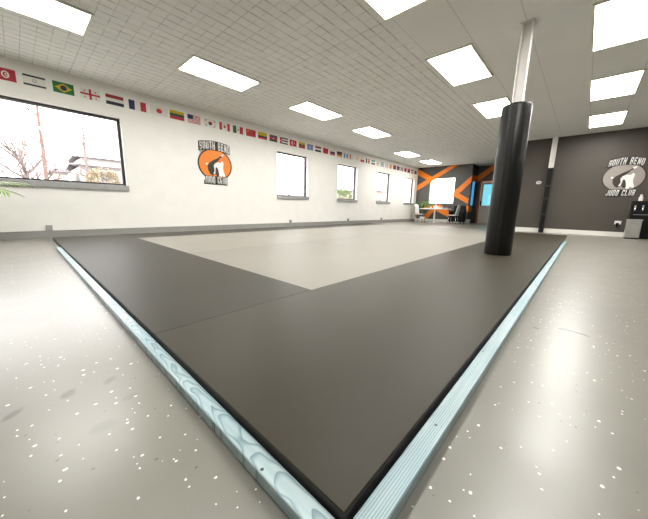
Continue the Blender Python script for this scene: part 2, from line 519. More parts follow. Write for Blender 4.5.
# narrow blue sidelight
a, b_, z0, z1 = SIDE
r = bpy.data.objects.new('window_7', None); col.objects.link(r); r.location = ((a + b_) / 2, CY0, z0); r['kind'] = 'structure'
r['label'] = 'narrow blue glass strip just right of the striped wall'
fr = MB(); bar = .02
for q in ((a, a + bar, z0, z1), (b_ - bar, b_, z0, z1), (a + bar, b_ - bar, z0, z0 + bar), (a + bar, b_ - bar, z1 - bar, z1)):
    fr.box(q[0], q[1], CY0 + .002, CY0 + .024, q[2], q[3])
struct('window_frame', fr, M['frame'], '', r)
g = MB(); g.box(a + bar, b_ - bar, CY0 + .008, CY0 + .014, z0 + bar, z1 - bar)
struct('window_glass', g, M['glass_blue'], '', r)

# entrance door
a, b_, z0, z1 = DOOR
r = bpy.data.objects.new('door_1', None); col.objects.link(r); r.location = (EX, (a + b_) / 2, 0); r['kind'] = 'structure'
r['label'] = 'pale grey entrance door with a cyan lit glass panel'
fr = MB()
fr.box(EX - .02, EX + .13, a - .09, a, 0, z1); fr.box(EX - .02, EX + .13, b_, b_ + .09, 0, z1); fr.box(EX - .02, EX + .13, a - .09, b_ + .09, z1, z1 + .07)
struct('door_frame', fr, M['door_frame'], '', r)
pa, pb, p0, p1 = a + .14, b_ - .10, .95, 2.05
d = MB()
d.box(EX + .03, EX + .08, a + .01, b_ - .01, .002, p0); d.box(EX + .03, EX + .08, a + .01, b_ - .01, p1, z1 - .01)
d.box(EX + .03, EX + .08, a + .01, pa, p0, p1); d.box(EX + .03, EX + .08, pb, b_ - .01, p0, p1)
dl = struct('door_leaf', d, M['door_grey'], '', r)
g = MB(); g.box(EX + .05, EX + .056, pa, pb, p0, p1)
struct('door_glass', g, M['glass_cyan'], '', r)
h = MB(); h.box(EX + .01, EX + .03, b_ - .085, b_ - .03, .93, 1.18); h.tube([(EX - .02, b_ - .06, 1.05), (EX + .02, b_ - .06, 1.05)], .012); h.tube([(EX - .02, b_ - .06, 1.05), (EX - .02, b_ - .17, 1.05)], .011)
struct('door_handle', h, M['black'], '', r)

# ------------------------------------------------------------------ ceiling lights
def light_fixture(x0, y0, label, lx=1.22, ly=.622):
    t = thing('ceiling_light', (x0 + lx / 2, y0 + ly / 2, H), label, 'ceiling light', 'rectangular ceiling lights')
    e = .028
    fr = MB()
    fr.box(x0 - e, x0 + lx + e, y0 - e, y0, H - .022, H); fr.box(x0 - e, x0 + lx + e, y0 + ly, y0 + ly + e, H - .022, H)
    fr.box(x0 - e, x0, y0, y0 + ly, H - .022, H); fr.box(x0 + lx, x0 + lx + e, y0, y0 + ly, H - .022, H)
    fr.build('frame', M['diff_frame'], t)
    d = MB(); d.box(x0, x0 + lx, y0, y0 + ly, H - .014, H - .001)
    d.build('diffuser', M['diffuser'], t)
    return t


nth = ['first', 'second', 'third', 'fourth']
proto = light_fixture(-.286, 4.916, 'lit ceiling light above the wide window, cut off at the upper left')
pl = proto.location.copy()
LIGHTS = [(2.214, 4.916, 'long lit ceiling light above and left of the orange club sign'),
          (4.714, 4.916, 'lit ceiling light next along after the one by the orange sign'),
          (7.214, 4.916, 'lit ceiling light above the second small window, middle of the window row'),
          (11.10, 5.66, 'small distant ceiling light second from the striped wall'),
          (13.62, 5.66, 'distant ceiling light nearest the orange striped wall'),
          (2.181, 1.535, 'lit ceiling light cut by the top edge, left of the padded column'),
          (4.681, 1.535, 'large square looking ceiling light just left of the white column top'),
          (7.181, 1.535, 'lit ceiling light partly hidden behind the padded column'),
          (4.745, -.384, 'largest ceiling light at the upper right corner'),
          (7.235, -.384, 'middle ceiling light of the right hand row'),
          (9.77, -.384, 'ceiling light of the right hand row nearest the dark wall'),
          (2.325, -.384, 'added unseen ceiling light of the right hand row behind the upper right corner'),  # from here on: out-of-view fixtures added to light the room
          (-.319, 1.535, 'added unseen ceiling light of the middle row above the viewpoint'),
          (4.825, -3.6, 'added unseen ceiling light above the bare floor far right, outside the picture'),
          (8.575, -3.6, 'added unseen ceiling light by the dark wall far right, outside the picture')]
for x, y, lab in LIGHTS:
    o = copy_tree(proto); o.location = pl + Vector((x + .286, y - 4.916, 0)); o['label'] = lab

# small white smoke detector
mb = MB(); mb.lathe([(.055, 0), (.062, -.012), (.058, -.03), (.035, -.04)], (9.08, 2.06, H), 24)
sd = thing('smoke_detector', (9.08, 2.06, H), 'small white smoke detector on ceiling just left of the padded column', 'smoke detector')
mb.build('housing', M['white_plastic'], sd)
mb = MB(); mb.lathe([(.066, 0), (.066, -.006)], (9.08, 2.06, H), 24); mb.build('mounting_ring', M['white_paint'], sd)

# ------------------------------------------------------------------ mats and frame boards
ZM = .055
def mat_piece(x0, x1, y0, y1, m, label, cat='mat', group=None):
    g = .0005
    mb = MB(); e = .0025
    x0 += g; x1 -= g; y0 += g; y1 -= g
    # body with a small chamfered rim on top
    mb.add([(x0 + e, y0 + e, ZM), (x1 - e, y0 + e, ZM), (x1 - e, y1 - e, ZM), (x0 + e, y1 - e, ZM)], [(0, 1, 2, 3)], 0)
    lo = [(x0, y0), (x1, y0), (x1, y1), (x0, y1)]; hi = [(x0 + e, y0 + e), (x1 - e, y0 + e), (x1 - e, y1 - e), (x0 + e, y1 - e)]
    for i in range(4):
        j = (i + 1) % 4
        mb.add([lo[i] + (ZM - e,), lo[j] + (ZM - e,), hi[j] + (ZM,), hi[i] + (ZM,)], [(0, 1, 2, 3)], 0)
        mb.add([lo[i] + (0.0,), lo[j] + (0.0,), lo[j] + (ZM - e,), lo[i] + (ZM - e,)], [(0, 1, 2, 3)], 1)
    mb.add([p + (0.0,) for p in reversed(lo)], [(0, 1, 2, 3)], 1)
    o = mb.build('floor_mat', [M[m], M['mat_edge']], origin=((x0 + x1) / 2, (y0 + y1) / 2, 0))
    return tag(o, label, cat, group)


XN, XE = .376, 10.1
g1 = 'dark grey border mats'; g2 = 'light grey centre mats'
YR, YI, YO, YW = .274, 1.43, 5.88, 6.77
XI = 1.432
mat_piece(XN, 6.2, YR, YI, 'mat_dark', 'large dark mat at the near corner, long edge by the right timber', group=g1)
mat_piece(6.2, XE, YR, YI, 'mat_dark', 'dark border mat behind the padded column toward the dark wall', group=g1)
mat_piece(XN, XI, YI, YW, 'mat_dark2', 'dark border mat along the left timber up to the window wall', group=g1)
mat_piece(XI, 5.8, YO, YW, 'mat_dark2', 'thin looking dark border mat along the window wall below the orange sign', group=g1)
mat_piece(5.8, XE, YO, YW, 'mat_dark2', 'dark border mat along the window wall below the far small windows', group=g1)
mat_piece(XI, 3.52, YI, 3.655, 'mat_light', 'light grey mat with the pointed corner nearest the viewer', group=g2)
mat_piece(3.52, 6.8, YI, 3.655, 'mat_light', 'light grey mat left of the padded column', group=g2)
mat_piece(6.8, XE, YI, 3.655, 'mat_light2', 'far light grey mat in front of the entrance door', group=g2)
mat_piece(XI, 4.6, 3.655, YO, 'mat_light2', 'light grey mat in the row by the window wall, nearest the left timber', group=g2)
mat_piece(4.6, 7.4, 3.655, YO, 'mat_light2', 'light grey mat in the row by the window wall, in the middle', group=g2)
mat_piece(7.4, XE, 3.655, YO, 'mat_light2', 'light grey mat in the row by the window wall, nearest the table', group=g2)

ZB = .036
def board(x0, x1, y0, y1, m, label):
    mb = MB(); mb.box(x0, x1, y0, y1, 0, ZB)
    o = mb.build('timber_board', M[m], bevel=.004, origin=((x0 + x1) / 2, (y0 + y1) / 2, 0))
    return tag(o, label, 'timber', 'teal stained timbers framing the mats')


board(.3195, .370, .21, 3.05, 'board_y', 'teal stained timber along the left mat edge, nearer length')
board(.3195, .370, 3.053, 5.45, 'board_y', 'teal stained timber along the left mat edge, far length toward the window wall')
board(.3705, 3.0, .2095, .2655, 'board_x', 'teal stained timber along the right mat edge, nearest length')
board(3.003, 5.6, .2095, .2655, 'board_x', 'teal stained timber along the right mat edge, middle length beside the column')
board(5.603, 8.1, .2095, .2655, 'board_x', 'teal stained timber along the right mat edge, far length toward the dark wall')

# ------------------------------------------------------------------ columns
def h_beam(mb, cx, cy, w, z0, z1, t=.011):
    # web faces the viewer's side (normal along x), flanges at +-y
    mb.box(cx - w / 2, cx + w / 2, cy - w / 2, cy - w / 2 + t, z0, z1)
    mb.box(cx - w / 2, cx + w / 2, cy + w / 2 - t, cy + w / 2, z0, z1)
    mb.box(cx - t / 2, cx + t / 2, cy - w / 2 + t, cy + w / 2 - t, z0, z1)


PX, PY = 4.664, .857
t = thing('padded_column', (PX, PY, ZM), 'white steel column wrapped in a round black pad, standing on the mats', 'column')
mb = MB(); h_beam(mb, PX, PY, .116, ZM, H, .016); mb.build('steel_column', M['steel_white'], t)
mb = MB(); mb.box(PX - .075, PX + .075, PY - .075, PY + .075, H - .012, H); mb.build('top_plate', M['steel_white'], t)
mb = MB()
n = 48; prof = [(.168, 0), (.172, .012), (.172, 1.97), (.166, 1.985), (.075, 1.987)]
mb.lathe(prof, (PX, PY, ZM), n)
pd = mb.build('padding', M['pad'], t)
mb = MB(); mb.box(PX - .176, PX - .168, PY - .035, PY + .035, ZM + .03, ZM + 1.955); mb.build('closure_flap', M['pad'], pd, bevel=.003)

CX, CY = 11.76, 1.0
t = thing('wall_column', (CX, CY, 0), 'slim column by the dark wall, white above and black strapped below', 'column')
mb = MB(); h_beam(mb, CX, CY, .13, 2.06, H, .022); mb.build('upper_column', M['steel_white'], t)
mb = MB(); h_beam(mb, CX, CY, .13, 0, 2.06, .03); mb.build('lower_column', M['steel_black'], t)
for z in (1.48, 1.08, .57):
    mb = MB(); mb.box(CX - .075, CX + .07, CY - .072, CY + .072, z, z + .05)
    mb.box(CX - .082, CX - .07, CY + .05, CY + .095, z - .015, z + .06)
    mb.build('strap', M['strap'], t)

# ------------------------------------------------------------------ club signs
LET = {  # letters as stroke rectangles on a 1 x 1.6 grid, stroke .3
    'S': [(0, 1.24, 1, 1.6), (0, .65, .3, 1.6), (0, .65, 1, .95), (.7, 0, 1, .95), (0, 0, 1, .33), (.7, 1.08, 1, 1.6), (0, 0, .3, .5)],
    'O': [(0, 0, .33, 1.6), (.67, 0, 1, 1.6), (0, 0, 1, .33), (0, 1.24, 1, 1.6)],
    'U': [(0, 0, .33, 1.6), (.67, 0, 1, 1.6), (0, 0, 1, .33)],
    'T': [(0, 1.28, 1, 1.6), (.31, 0, .69, 1.6)],
    'H': [(0, 0, .33, 1.6), (.67, 0, 1, 1.6), (0, .65, 1, .95)],
    'B': [(0, 0, .33, 1.6), (.66, .1, .97, .78), (.66, .84, .95, 1.5), (0, 0, .86, .28), (0, .67, .86, .95), (0, 1.32, .86, 1.6)],
    'E': [(0, 0, .33, 1.6), (0, 0, .95, .3), (0, .65, .8, .95), (0, 1.3, .95, 1.6)],
    'N': [(0, 0, .33, 1.6), (.67, 0, 1, 1.6)],
    'D': [(0, 0, .33, 1.6), (.68, .14, .98, 1.46), (0, 0, .84, .3), (0, 1.3, .84, 1.6)],
    'J': [(.68, 0, 1, 1.6), (0, 0, 1, .33), (0, 0, .3, .6)],
    'C': [(0, 0, .33, 1.6), (0, 0, 1, .33), (0, 1.24, 1, 1.6), (.7, 0, 1, .5), (.7, 1.1, 1, 1.6)],
    'L': [(0, 0, .33, 1.6), (0, 0, .95, .3)],
}


def lettering(text, fn, width, y0, height, arc, slant, d0, d1, grow=0.0):
    """block capitals centred on u = 0; bottom at y0; arc lifts the middle"""
    mb = MB()
    adv = 1.30; tot = sum(1.0 if ch == ' ' else adv for ch in text) - (adv - 1)
    s = width / tot; sy = height / 1.6
    x = 0

    def P(a, b, d):
        u = (a - tot / 2) * s; q = 2 * u / width
        return fn(u + slant * (b * sy - height / 2), y0 + b * sy + arc * (1 - q * q) , d)
    for ch in text:
        if ch == ' ':
            if grow: mb.prism([(x - .3, -grow / sy), (x + 1.08, -grow / sy), (x + 1.08, 1.6 + grow / sy), (x - .3, 1.6 + grow / sy)], P, d0, d1)
            x += 1.0; continue
        quads = [[(r[0], r[1]), (r[2], r[1]), (r[2], r[3]), (r[0], r[3])] for r in LET[ch]]
        if ch == 'N': quads.append([(.02, 1.6), (.30, 1.6), (.98, 0), (.70, 0)])
        gx, gy = grow / s, grow / sy
        for q in quads:
            cx = sum(p[0] for p in q) / 4; cy = sum(p[1] for p in q) / 4
            q = [(p[0] + (gx if p[0] > cx else -gx), p[1] + (gy if p[1] > cy else -gy)) for p in q]
            q = [(p[0] + x, p[1]) for p in q]
            mb.prism(q, P, d0, d1)
        x += adv
    return mb


WHITE_FIG = [(-.24, -.74), (-.15, -.42), (-.19, -.05), (-.10, .14), (.07, .26), (.26, .24), (.34, .40), (.44, .28), (.40, -.18), (.42, -.45),
             (.52, -.78), (.45, -.95), (.33, -.80), (.26, -.98), (.13, -1.0), (.13, -.72), (.08, -.36), (.02, -.17), (-.07, -.18), (-.11, -.45), (-.13, -.72)]
BLACK_FIG = [(.30, .84), (.12, .62), (-.18, .40), (-.44, .14), (-.56, -.10), (-.54, -.44), (-.42, -.74), (-.28, -.88), (-.15, -.74), (-.14, -.45),
             (-.11, -.30), (-.17, -.05), (-.06, .20), (.10, .36), (.17, .50), (.22, .62), (.36, .74)]
BLACK_LEG = [(-.07, -.18), (.02, -.17), (.08, -.36), (.13, -.72), (.10, -.92), (-.02, -.88), (-.10, -.70), (-.06, -.48)]


def ellipse(rx, ry, cx, cy, n=56): return [(cx + rx * math.cos(2 * PI * k / n), cy + ry * math.sin(2 * PI * k / n)) for k in range(n)]


def club_sign(loc, fn0, W, zc, disc, rim, outline, letters, black, white, slant, label, full):
    t = thing('club_sign', loc, label, 'sign')
    fn = fn0
    RX_, RZ_ = W / 2, full['rz']; FZ = .365
    mb = MB(); mb.prism(ellipse(RX_, RZ_, 0, 0), fn, 0, .010); mb.build('disc_rim', rim, t)
    mb = MB(); mb.prism(ellipse(RX_ - .035, RZ_ - .035, 0, 0), fn, .010, .013); mb.build('disc', disc, t)
    k = .95
    P = lambda pts: [(p[0] * RX_ * k + full.get('fx', 0), p[1] * FZ * .86 - .03 * FZ) for p in pts]
    if full.get('halo'):
        pass
    mb = MB(); mb.prism(P(BLACK_FIG), fn, .013, .016); mb.prism(P(BLACK_LEG), fn, .013, .0162)
    mb.build('black_judoka', black, t)
    mb = MB(); mb.prism(P(WHITE_FIG), fn, .013, .0175)
    mb.prism(ellipse(.028, .030, -.53 * RX_ * k, 0.0, 14), fn, .013, .018)
    mb.prism(P([(.26, .86), (.36, .72), (.50, .92), (.44, .97)]), fn, .013, .018)
    mb.build('white_judoka', white, t)
    for nm, txt, w, y0, hh, arc in (('upper', 'SOUTH BEND', full['tw'], full['ty'], full['th'], full['tarc']), ('lower', 'JUDO CLUB', full['bw'], full['by'], full['bh'], full['barc'])):
        g = lettering(txt, fn, w, y0, hh, arc, slant, 0, .019, full['grow'])
        ol = g.build('letter_outline', outline, t)
        g = lettering(txt, fn, w, y0, hh, arc, slant, .019, .023, 0)
        g.build('lettering', letters, t)
    return t


S_ORANGE = mat('sign_orange', (.86, .24, .02), .45)
S_BROWN = mat('sign_dark_brown', (.045, .028, .022), .5)
S_WHITE = mat('sign_white', (.88, .87, .84), .5)
S_BLACK = mat('sign_black', (.022, .024, .022), .5)
S_GREY = mat('sign_warm_grey', (.34, .30, .27), .5)
c1 = (3.73, L, 1.72)
club_sign(c1, lambda u, v, d: (c1[0] + u, c1[1] - d, c1[2] + v), .94, 1.72, S_ORANGE, S_BROWN, S_BROWN, S_WHITE, S_BLACK, S_WHITE, 0.0,
          'club sign with orange disc, white lettering and judo throw figures on the white wall',
          dict(rz=.41, fx=.03, tw=.82, ty=.315, th=.205, tarc=.055, bw=.62, by=-.495, bh=.19, barc=0, grow=.013))
c2 = (RX, -.665, 1.69)
club_sign(c2, lambda u, v, d: (c2[0] - d, c2[1] - u, c2[2] + v), .90, 1.69, S_GREY, S_BROWN, S_BLACK, S_WHITE, S_BROWN, S_WHITE, .14,
          'club sign with grey disc and white slanted lettering on the dark wall',
          dict(rz=.41, fx=.03, tw=.70, ty=.295, th=.19, tarc=.06, bw=.58, by=-.515, bh=.165, barc=0, grow=.014))

# ------------------------------------------------------------------ flags
FC = {}
def fcol(n):
    pal = dict(W=(232, 228, 220), R=(190, 45, 60), DR=(150, 40, 50), B=(40, 45, 95), N=(28, 30, 52), LB=(125, 140, 190), SK=(120, 155, 200), G=(30, 110, 60), DG=(50, 85, 62),
               Y=(205, 180, 20), K=(28, 25, 28), O=(225, 130, 60), OL=(90, 90, 45), BR=(135, 90, 30), P=(240, 205, 170), T=(80, 150, 150), PK=(235, 170, 170), GR=(80, 85, 105))
    if n not in FC: FC[n] = mat('flag_colour_' + n.lower(), srgb(*pal[n]), .6)
    return FC[n]


def R4(a, b, c, d): return [(a, c), (b, c), (b, d), (a, d)]
def hs(*cols): return [(c, R4(0, 1, 1 - (i + 1) / len(cols), 1 - i / len(cols))) for i, c in enumerate(cols)]
def vs(*cols): return [(c, R4(i / len(cols), (i + 1) / len(cols), 0, 1)) for i, c in enumerate(cols)]
def disc(c, x, y, r, n=18): return (c, [(x + r * .65 * math.cos(2 * PI * k / n), y + r * math.sin(2 * PI * k / n)) for k in range(n)])
def star(c, x, y, r, n=5): return (c, [(x + (r if k % 2 == 0 else r * .4) * .66 * math.sin(PI * k / n), y + (r if k % 2 == 0 else r * .4) * math.cos(PI * k / n)) for k in range(2 * n)])
def tri(c, h): return (c, [(0, 0), (h, .5), (0, 1)])
def diag(c, x, y, l, w, a):
    ca, sa = math.cos(a), math.sin(a)
    return (c, [(x + (p * ca - q * sa) * .66, y + (p * sa + q * ca)) for p, q in ((-l, -w), (l, -w), (l, w), (-l, w))])


crescent = [disc('R', .46, .5, .21)]
usa = [('W', R4(0, 1, 0, 1))] + [('R', R4(0, 1, 1 - (2 * i + 1) / 13, 1 - 2 * i / 13)) for i in range(7)] + [('B', R4(0, .42, 6 / 13, 1))]
georgia = [('R', R4(.44, .56, 0, 1)), ('R', R4(0, 1, .41, .59))] + [('R', R4(x - .05, x + .05, y - .025, y + .025)) for x in (.22, .78) for y in (.22, .78)] + [('R', R4(x - .018, x + .018, y - .08, y + .08)) for x in (.22, .78) for y in (.22, .78)]
israel = [('N', R4(0, 1, .80, .95)), ('N', R4(0, 1, .05, .20)), ('B', [(.40, .40), (.60, .40), (.5, .68)]), ('B', [(.40, .60), (.5, .32), (.60, .60)]), disc('W', .5, .5, .10)]
korea = [('R', [(.5 + .15 * math.cos(a), .5 + .23 * math.sin(a)) for a in [PI * k / 12 for k in range(13)]]), ('N', [(.5 + .15 * math.cos(a), .5 + .23 * math.sin(a)) for a in [PI + PI * k / 12 for k in range(13)]])] + \
    [diag('K', x, y, .13, .035, a) for x, y, a in ((.16, .8, 1.0), (.84, .8, -1.0), (.16, .2, -1.0), (.84, .2, 1.0))]
FLAGS = [
    (.03, .27, hs('R') + [disc('W', .5, .5, .3), disc('R', .52, .5, .21), disc('W', .57, .5, .16), star('R', .55, .5, .13)], 'red flag with white disc and red crescent, leftmost of the flag row'),
    (.35, .63, israel, 'white flag with two dark blue bars and a blue star'),
    (.72, 1.01, hs('G') + [('Y', [(.08, .5), (.5, .1), (.92, .5), (.5, .9)]), disc('B', .5, .5, .24)], 'green flag with yellow diamond and blue globe'),
    (1.10, 1.40, georgia, 'white flag with red cross and four small crosses'),
    (1.49, 1.79, hs('DR', 'W', 'N'), 'red white and navy striped flag above the corner of the wide window'),
    (1.88, 2.20, vs('B', 'W', 'R'), 'flag of upright blue, white and red bands'),
    (2.28, 2.64, [disc('R', .5, .5, .26)], 'white flag with a plain red disc'),
    (2.68, 3.0, hs('Y', 'DG', 'R'), 'yellow, dark green and red striped flag'),
    (3.08, 3.39, usa, 'flag of thin red and white stripes with blue corner'),
    (3.48, 3.81, korea, 'white flag with red and blue disc and black corner bars'),
    (3.89, 4.19, [('R', R4(0, .25, 0, 1)), ('R', R4(.75, 1, 0, 1)), star('R', .5, .5, .3, 6)], 'white flag with red side bands and red leaf'),
    (4.28, 4.59, vs('DG', 'W', 'R') + [disc('BR', .5, .5, .12)], 'upright green, white and red flag with small brown emblem'),
    (4.69, 5.01, hs('R') + [star('Y', .2, .72, .2), star('Y', .42, .85, .08), star('Y', .5, .66, .08)], 'plain red flag with small yellow stars'),
    (5.09, 5.41, [('Y', R4(0, 1, .5, 1)), ('N', R4(0, 1, .25, .5)), ('R', R4(0, 1, 0, .25))], 'flag half yellow over thin navy and red stripes'),
    (5.50, 5.80, hs('GR', 'R', 'DG') + [disc('W', .5, .5, .1)], 'slate blue, red and green striped flag left of the first small window'),
    (5.90, 6.23, hs('N', 'W', 'N', 'W', 'N') + [tri('R', .42), star('W', .15, .5, .14)], 'navy and white striped flag with red triangle'),
    (6.30, 6.60, hs('R') + [disc('W', .42, .5, .26), disc('R', .48, .5, .2), star('W', .66, .5, .13)], 'red flag with white crescent above the first small window'),
    (6.70, 6.99, hs('Y', 'OL', 'R'), 'yellow, olive and red striped flag above the first small window'),
    (7.09, 7.38, hs('LB') + [star('W', .5, .5, .2)], 'lilac blue flag with pale star'),
    (7.49, 7.79, hs('DR', 'W', 'K'), 'red, white and black striped flag right of the first small window'),
    (7.90, 8.18, hs('R') + [star('DR', .5, .5, .25)], 'deep red flag with darker star'),
    (8.29, 8.57, hs('W', 'B', 'R'), 'white, blue and red striped flag left of the second small window'),
    (8.69, 9.00, hs('K', 'DR', 'Y'), 'black, dark red and gold striped flag above the second small window'),
    (9.11, 9.40, vs('SK', 'W', 'SK') + [disc('LB', .5, .5, .16)], 'sky blue flag with white middle band'),
    (9.50, 9.78, vs('O', 'W', 'W'), 'white flag with orange band at its left'),
    (9.88, 10.14, hs('W', 'P', 'W'), 'white flag with a pale peach stripe, glare painted into its colours'),  # glare on the flag is painted in as pale colours
    (10.26, 10.54, hs('W', 'R'), 'flag white above and red below'),
    (10.66, 10.95, vs('DG', 'W', 'R'), 'plain upright green, white and red flag, no emblem'),
    (11.10, 11.40, hs('T', 'W', 'DG'), 'teal, white and green striped flag'),
    (11.49, 11.79, [disc('R', .5, .5, .2), ('PK', R4(0, 1, .0, .1))], 'white flag with small red disc and pink bottom edge'),
    (11.88, 12.17, hs('T', 'W', 'T', 'W', 'T'), 'flag of faint teal and white stripes above the third small window'),
    (12.28, 12.56, vs('P', 'W', 'PK'), 'pale flag of upright peach, white and pink bands'),
    (12.67, 12.97, vs('P', 'O', 'P'), 'pale peach flag with orange middle'),
    (13.07, 13.35, hs('N', 'R', 'N'), 'navy flag with red middle stripe'),
    (13.45, 13.73, hs('B') + [disc('R', .5, .5, .2)], 'dark blue flag with small red disc'),
    (13.85, 14.13, vs('N', 'W', 'N'), 'upright navy, white and navy flag'),
    (14.25, 14.53, vs('R', 'B', 'R'), 'upright red, blue and red flag'),
    (14.63, 14.93, hs('R', 'K'), 'flag red above and black below'),
    (15.05, 15.35, hs('K', 'W', 'R'), 'black, white and red striped flag above the last small window'),
    (15.47, 15.76, hs('GR') + [disc('K', .5, .5, .2)], 'slate grey flag, last of the row by the striped wall'),
]
for (x0, x1, polys, lab) in FLAGS:
    z0, z1 = 2.635, 2.822
    mats = [fcol('W')]; names = ['W']; mb = MB()
    fn = lambda u, v, d: (x0 + (x1 - x0) * u, L - d, z0 + (z1 - z0) * v)
    mb.prism(R4(0, 1, 0, 1), fn, 0, .003, 0)
    for k, (c_, poly) in enumerate(polys):
        if c_ not in names: names.append(c_); mats.append(fcol(c_))
        mb.prism(poly, fn, .003, .0033 + .0003 * k, names.index(c_))
    o = mb.build('wall_flag', mats, origin=((x0 + x1) / 2, L, z0))
    tag(o, lab, 'flag', 'small flags in a row along the top of the white wall')

# ------------------------------------------------------------------ small wall things
def outlet_box(x, w, z1, label):
    t = thing('outlet_box', (x, L - .05, .132), label, 'outlet', 'grey outlet boxes on the base cover')
    mb = MB(); mb.box(x - w / 2, x + w / 2, L - .06, L, .132, z1); mb.build('box', M['grey_base'], t, bevel=.004)
    mb = MB(); mb.box(x - w * .36, x + w * .36, L - .064, L - .06, .15, z1 - .015); mb.build('cover_plate', M['sill'], t)


outlet_box(.385, .085, .235, 'grey outlet box on the base cover below the wide window')
outlet_box(6.31, .07, .225, 'grey outlet box on the base cover below the first small window')
outlet_box(9.51, .07, .225, 'grey outlet box on the base cover below the second small window')
outlet_box(12.19, .07, .225, 'grey outlet box on the base cover below the third small window')

t = thing('thermostat', (RX, 1.27, 1.62), 'white oval thermostat on the dark wall left of the slim column', 'thermostat')
mb = MB(); mb.prism(ellipse(.075, .052, 0, 0, 28), lambda u, v, d: (RX - d, 1.27 - u, 1.63 + v), -.004, .022); mb.build('housing', M['white_plastic'], t, bevel=.005)
mb = MB(); mb.box(RX - .024, RX - .022, 1.245, 1.295, 1.615, 1.65); mb.build('display', M['tray'], t)

t = thing('wall_outlet', (RX, -.745, .37), 'white wall outlet plate with black plug below the grey club sign', 'outlet')
mb = MB(); mb.box(RX - .012, RX, -.815, -.675, .36, .46); mb.build('plate', M['white_plastic'], t, bevel=.003)
mb = MB(); mb.box(RX - .06, RX - .012, -.765, -.705, .30, .40); mb.tube([(RX - .04, -.73, .31), (RX - .04, -.74, .27), (RX - .03, -.78, .25)], .01)
mb.build('plug', M['black'], t)

# black water dispenser at the right edge
WXf = 11.50
t = thing('water_dispenser', (11.68, -1.17, 0), 'black water dispenser with two taps against the dark wall at right edge', 'water dispenser')
mb = MB(); mb.box(WXf, RX - .03, -1.40, -.93, 0, 1.02); mb.build('cabinet', M['black'], t, bevel=.012)
mb = MB(); mb.box(WXf - .012, WXf, -1.36, -.97, .66, .95); mb.build('tap_recess', M['leather'], t)
for yy in (-.985, -1.13):
    mb = MB(); mb.tube([(WXf + .005, yy, .82), (WXf - .05, yy, .82), (WXf - .06, yy, .75)], .018, 10); mb.box(WXf - .06, WXf - .03, yy - .016, yy + .016, .82, .90)
    mb.build('tap', M['chrome'], t)
mb = MB(); mb.box(WXf - .03, WXf, -1.30, -.98, .64, .66); mb.build('drip_tray', M['tray'], t)
t = thing('white_bottle', (11.63, -1.07, 1.02), 'white bottle standing on the black water dispenser', 'bottle')
mb = MB(); mb.lathe([(.04, 0), (.043, .01), (.043, .09), (.025, .13), (.022, .15)], (11.63, -1.07, 1.02), 20); mb.build('body', M['white_plastic'], t)
mb = MB(); mb.lathe([(.024, .15), (.024, .175)], (11.63, -1.07, 1.02), 20); mb.build('cap', M['white_paint'], t)

t = thing('steel_bin', (11.33, -1.02, 0), 'stainless steel bin on the floor in front of the black dispenser', 'bin')
mb = MB(); mb.box(11.20, 11.46, -1.15, -.875, .03, .50); mb.build('body', M['stainless'], t, bevel=.012)
mb = MB(); mb.box(11.19, 11.47, -1.16, -.865, .50, .525); mb.build('lid', M['stainless'], t, bevel=.006)
mb = MB(); mb.box(11.205, 11.455, -1.145, -.88, 0, .03); mb.build('base', M['black'], t)
mb = MB(); mb.box(11.165, 11.21, -1.06, -.97, .008, .022); mb.build('pedal', M['black'], t)

# ------------------------------------------------------------------ far seating corner
TX, TY = 14.6, 5.70
t = thing('pedestal_table', (TX, TY, 0), 'white pedestal table in front of the orange striped wall', 'table')
mb = MB(); n = 40
pts = [(.38 * math.copysign(abs(math.cos(a)) ** .6, math.cos(a)), .75 * math.copysign(abs(math.sin(a)) ** .6, math.sin(a))) for a in [2 * PI * k / n for k in range(n)]]
mb.prism(pts, lambda u, v, d: (TX + u, TY + v, .695 + d), 0, .05); mb.build('tabletop', M['white_plastic'], t, bevel=.01)
mb = MB(); mb.lathe([(.05, .02), (.042, .1), (.042, .69)], (TX, TY, 0), 20); mb.build('leg', M['white_paint'], t)
mb = MB(); mb.lathe([(.30, 0), (.30, .012), (.08, .03), (.045, .06)], (TX, TY, 0), 28); mb.build('base', M['white_plastic'], t)


